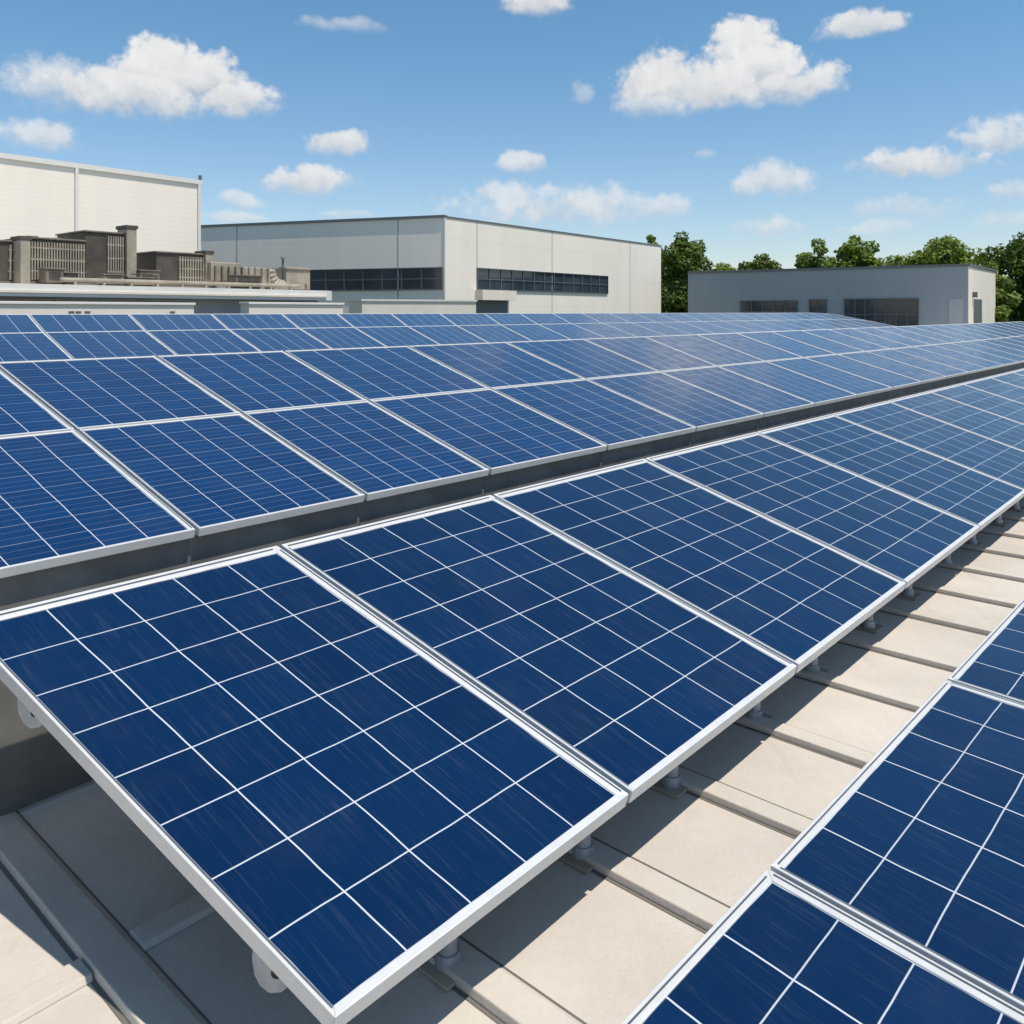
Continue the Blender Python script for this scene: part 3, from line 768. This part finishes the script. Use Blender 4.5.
# grey low building on the right
def grey_block():
    O = at(968, 300, 62)
    FL = Facade(O, -55, -1); FR = Facade(O, 38, 1)
    root = empty('office_block', (O.x, O.y, G), 'low grey flat-roofed building with dark windows and a sunlit right end, in front of trees', 'building')
    al, zl = FL.hit(688, 273); _, zc = FL.hit(968, 265.5); ar, zr = FR.hit(995, 271)
    A = FL.p(al, 0); B = FR.p(ar, 0)
    m = MB(); prism(m, [O, A, A+B-O, B], G, [zc, zl, zl, zr]); m.build('wall', M['wallgrey'], root)
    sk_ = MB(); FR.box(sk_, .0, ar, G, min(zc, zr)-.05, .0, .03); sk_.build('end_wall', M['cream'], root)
    t = MB()
    for (F, a1, z1, d) in ((FL, al, zl, .08), (FR, ar, zr, .1)):
        q = [F.p(0, zc-.05, -.3), F.p(a1, z1-.05, -.3), F.p(a1, z1-.05, d), F.p(0, zc-.05, d)]
        q += [x+Vector((0, 0, .17)) for x in q]
        if (q[1]-q[0]).cross(q[3]-q[0]).z < 0: q = [q[3], q[2], q[1], q[0], q[7], q[6], q[5], q[4]]
        t.hexa(q)
    t.build('coping', M['coping'], root)
    strip_window(FL, root, 797, 741, 301, 322, 5, 2)
    strip_window(FL, root, 826, 810, 300, 322, 2, 2)
    strip_window(FL, root, 918, 845, 299, 330, 7, 2)
    for u0, u1 in ((963, 949),):
        a0, z1 = FL.hit(u0, 299); a1, _ = FL.hit(u1, 299); d = MB(); FL.box(d, min(a0, a1), max(a0, a1), G, z1, -.02, .03)
        dr = d.build('door', M['grey'], root)
        h = MB(); FL.box(h, min(a0, a1)+.12, min(a0, a1)+.2, z1-2.3, z1-1.9, .03, .09); h.build('handle', M['mull'], dr)
    a0, z1 = FR.hit(973, 299); a1, _ = FR.hit(981, 299); d = MB(); FR.box(d, a0, a1, G, z1, -.02, .06); d.build('door', M['mull'], root)
    l = MB(); FR.box(l, a0-.4, a0-.15, z1+.1, z1+.45, .03, .3); l.build('wall_lamp', M['mull'], root)
    for u in (741, 840):
        a, _ = FL.hit(u, 285); z1 = zc+(zl-zc)*a/al-.06; j = MB(); FL.box(j, a-.05, a+.05, G, z1, -.01, .012); j.build('panel_joint', M['joint'], root)
grey_block()

# ------------------------------------------------------------------ trees
def leaf_material(name, c0, c1):
    m = bpy.data.materials.new(name); m.use_nodes = True
    k = NT(m.node_tree); t = m.node_tree; b = t.nodes['Principled BSDF']
    rnd = k.n('ShaderNodeNewGeometry').outputs['Random Per Island']
    k.put(b.inputs['Base Color'], k.mix(rnd, (*c0, 1), (*c1, 1)))
    b.inputs['Roughness'].default_value = .6; b.inputs['Specular IOR Level'].default_value = .25
    tr = k.n('ShaderNodeBsdfTranslucent'); k.put(tr.inputs[0], k.mix(rnd, (c0[0]*1.5, c0[1]*1.5, c0[2], 1), (c1[0]*1.5, c1[1]*1.5, c1[2], 1)))
    mx = k.n('ShaderNodeMixShader'); mx.inputs[0].default_value = .3
    k.put(mx.inputs[1], b.outputs[0]); k.put(mx.inputs[2], tr.outputs[0]); k.put(t.nodes['Material Output'].inputs[0], mx.outputs[0])
    return m
LEAF = dict(dark=leaf_material('dark_leaves', (.06, .10, .015), (.14, .19, .03)), mid=leaf_material('green_leaves', (.10, .15, .02), (.21, .275, .04)),
            light=leaf_material('light_leaves', (.10, .15, .026), (.20, .27, .05)))
def tree(u0, u1, vtop, dist, leaf, label, seed, nleaf=7000, lobes=26, bottom=-4.0):
    rg = np.random.default_rng(seed)
    uc = (u0+u1)/2; c = at(uc, 300, dist); px = dist/math.hypot(1, (uc-512)/821.)/821.
    rad = (u1-u0)/2*px
    r_ = ray(uc, vtop); top = EYE+r_.z*dist/math.hypot(r_.x, r_.y)
    root = empty('tree', (c.x, c.y, G), label, 'tree', 'trees behind the buildings')
    H = top-bottom; zc = (top+bottom)/2
    # lobes spread through the crown: an egg shape narrower towards the top
    cs = []; rs = []
    for i in range(lobes):
        t = rg.uniform(0, 1)**.8; ang = rg.uniform(0, 2*math.pi)
        prof = math.sin(math.pi*min(1, .12+.88*t)**.8)**.6 if t < 1 else 0
        prof = max(.15, min(1, 1.2*math.sqrt(max(0, 1-((t-.56)/.56)**2))))
        rr = rad*prof*rg.uniform(.1, .84)
        cs.append((math.cos(ang)*rr, math.sin(ang)*rr, bottom+H*(.04+.86*t))); rs.append(rad*rg.uniform(.26, .46)*(.65+.45*prof))
    cs.append((0, 0, top-rad*.28)); rs.append(rad*.28)
    cs = np.array(cs); rs = np.array(rs)
    w = rs**2; w /= w.sum()
    idx = rg.choice(len(rs), nleaf, p=w)
    d = rg.normal(size=(nleaf, 3)); d /= np.linalg.norm(d, axis=1)[:, None]
    pos = cs[idx]+d*(rs[idx]*rg.uniform(.45, 1.08, nleaf)**.6)[:, None]*np.array([1, 1, .82])
    pos[:, 0] += c.x; pos[:, 1] += c.y
    nr = d+rg.normal(size=(nleaf, 3))*.6+np.array([0, 0, .35]); nr /= np.linalg.norm(nr, axis=1)[:, None]
    a = np.cross(nr, rg.normal(size=(nleaf, 3))); a /= np.linalg.norm(a, axis=1)[:, None]; b = np.cross(nr, a)
    s = rg.uniform(.10, .21, nleaf)[:, None]*max(1., dist/80)
    v = np.stack([pos-a*s*1.2, pos-b*s*.7, pos+a*s*1.2, pos+b*s*.7], 1).reshape(-1, 3)-np.array([c.x, c.y, G])
    me = bpy.data.meshes.new('crown')
    me.from_pydata(v.tolist(), [], (np.arange(nleaf*4).reshape(-1, 4)).tolist())
    me.materials.append(LEAF[leaf]); me.update()
    link(bpy.data.objects.new('crown', me), root)
    tk = MB(); p0 = Vector((c.x, c.y, G)); p1 = Vector((c.x+rad*.05, c.y, bottom+H*.3)); p2 = Vector((c.x, c.y, bottom+H*.75))
    tk.tube(p0, p1, .32, .22, 10); tk.tube(p1, p2, .22, .07, 8)
    for q in range(7):
        j = rg.integers(len(rs)); e = Vector((cs[j][0]+c.x, cs[j][1]+c.y, cs[j][2])); st = p1.lerp(p2, rg.uniform(-.2, .6))
        tk.tube(st, e, .10, .03, 6)
    tk.build('trunk', M['bark'], root)
TREES = [
    (634, 668, 234, 92, 'mid', 'green treetop peeking over the right end of the pale warehouse', 1, 5000, 18),
    (656, 708, 230, 84, 'dark', 'tall dense dark green tree between the pale warehouse and the grey building', 2, 12000, 40),
    (700, 744, 261, 88, 'mid', 'low bushy green tree just right of the tall dense dark tree', 3, 5000, 22),
    (738, 786, 251, 86, 'dark', 'small round dark tree behind the left half of the grey building', 4, 6000, 22),
    (794, 842, 237, 86, 'light', 'light green tree, left of the pair behind the middle of the grey building', 5, 8000, 28),
    (830, 880, 234, 88, 'mid', 'taller green tree, right of the pair behind the middle of the grey building', 6, 8000, 28),
    (866, 922, 254, 92, 'light', 'low light green tree between the middle pair and the spreading tree', 7, 6000, 22),
    (912, 984, 233, 88, 'mid', 'spreading green tree behind the right end of the grey building', 8, 9000, 34),
    (972, 1012, 262, 74, 'light', 'low pale green tree beside the sunlit end of the grey building', 9, 6000, 24),
    (988, 1066, 229, 80, 'dark', 'tall dark green tree cut off by the right edge', 10, 12000, 40),
    (1046, 1120, 240, 84, 'mid', 'green tree outside the right edge beyond the tall dark one', 11, 7000, 28),
]
for t in TREES: tree(*t[:6], seed=t[6], nleaf=int(t[7]*1.5), lobes=t[8]*2)
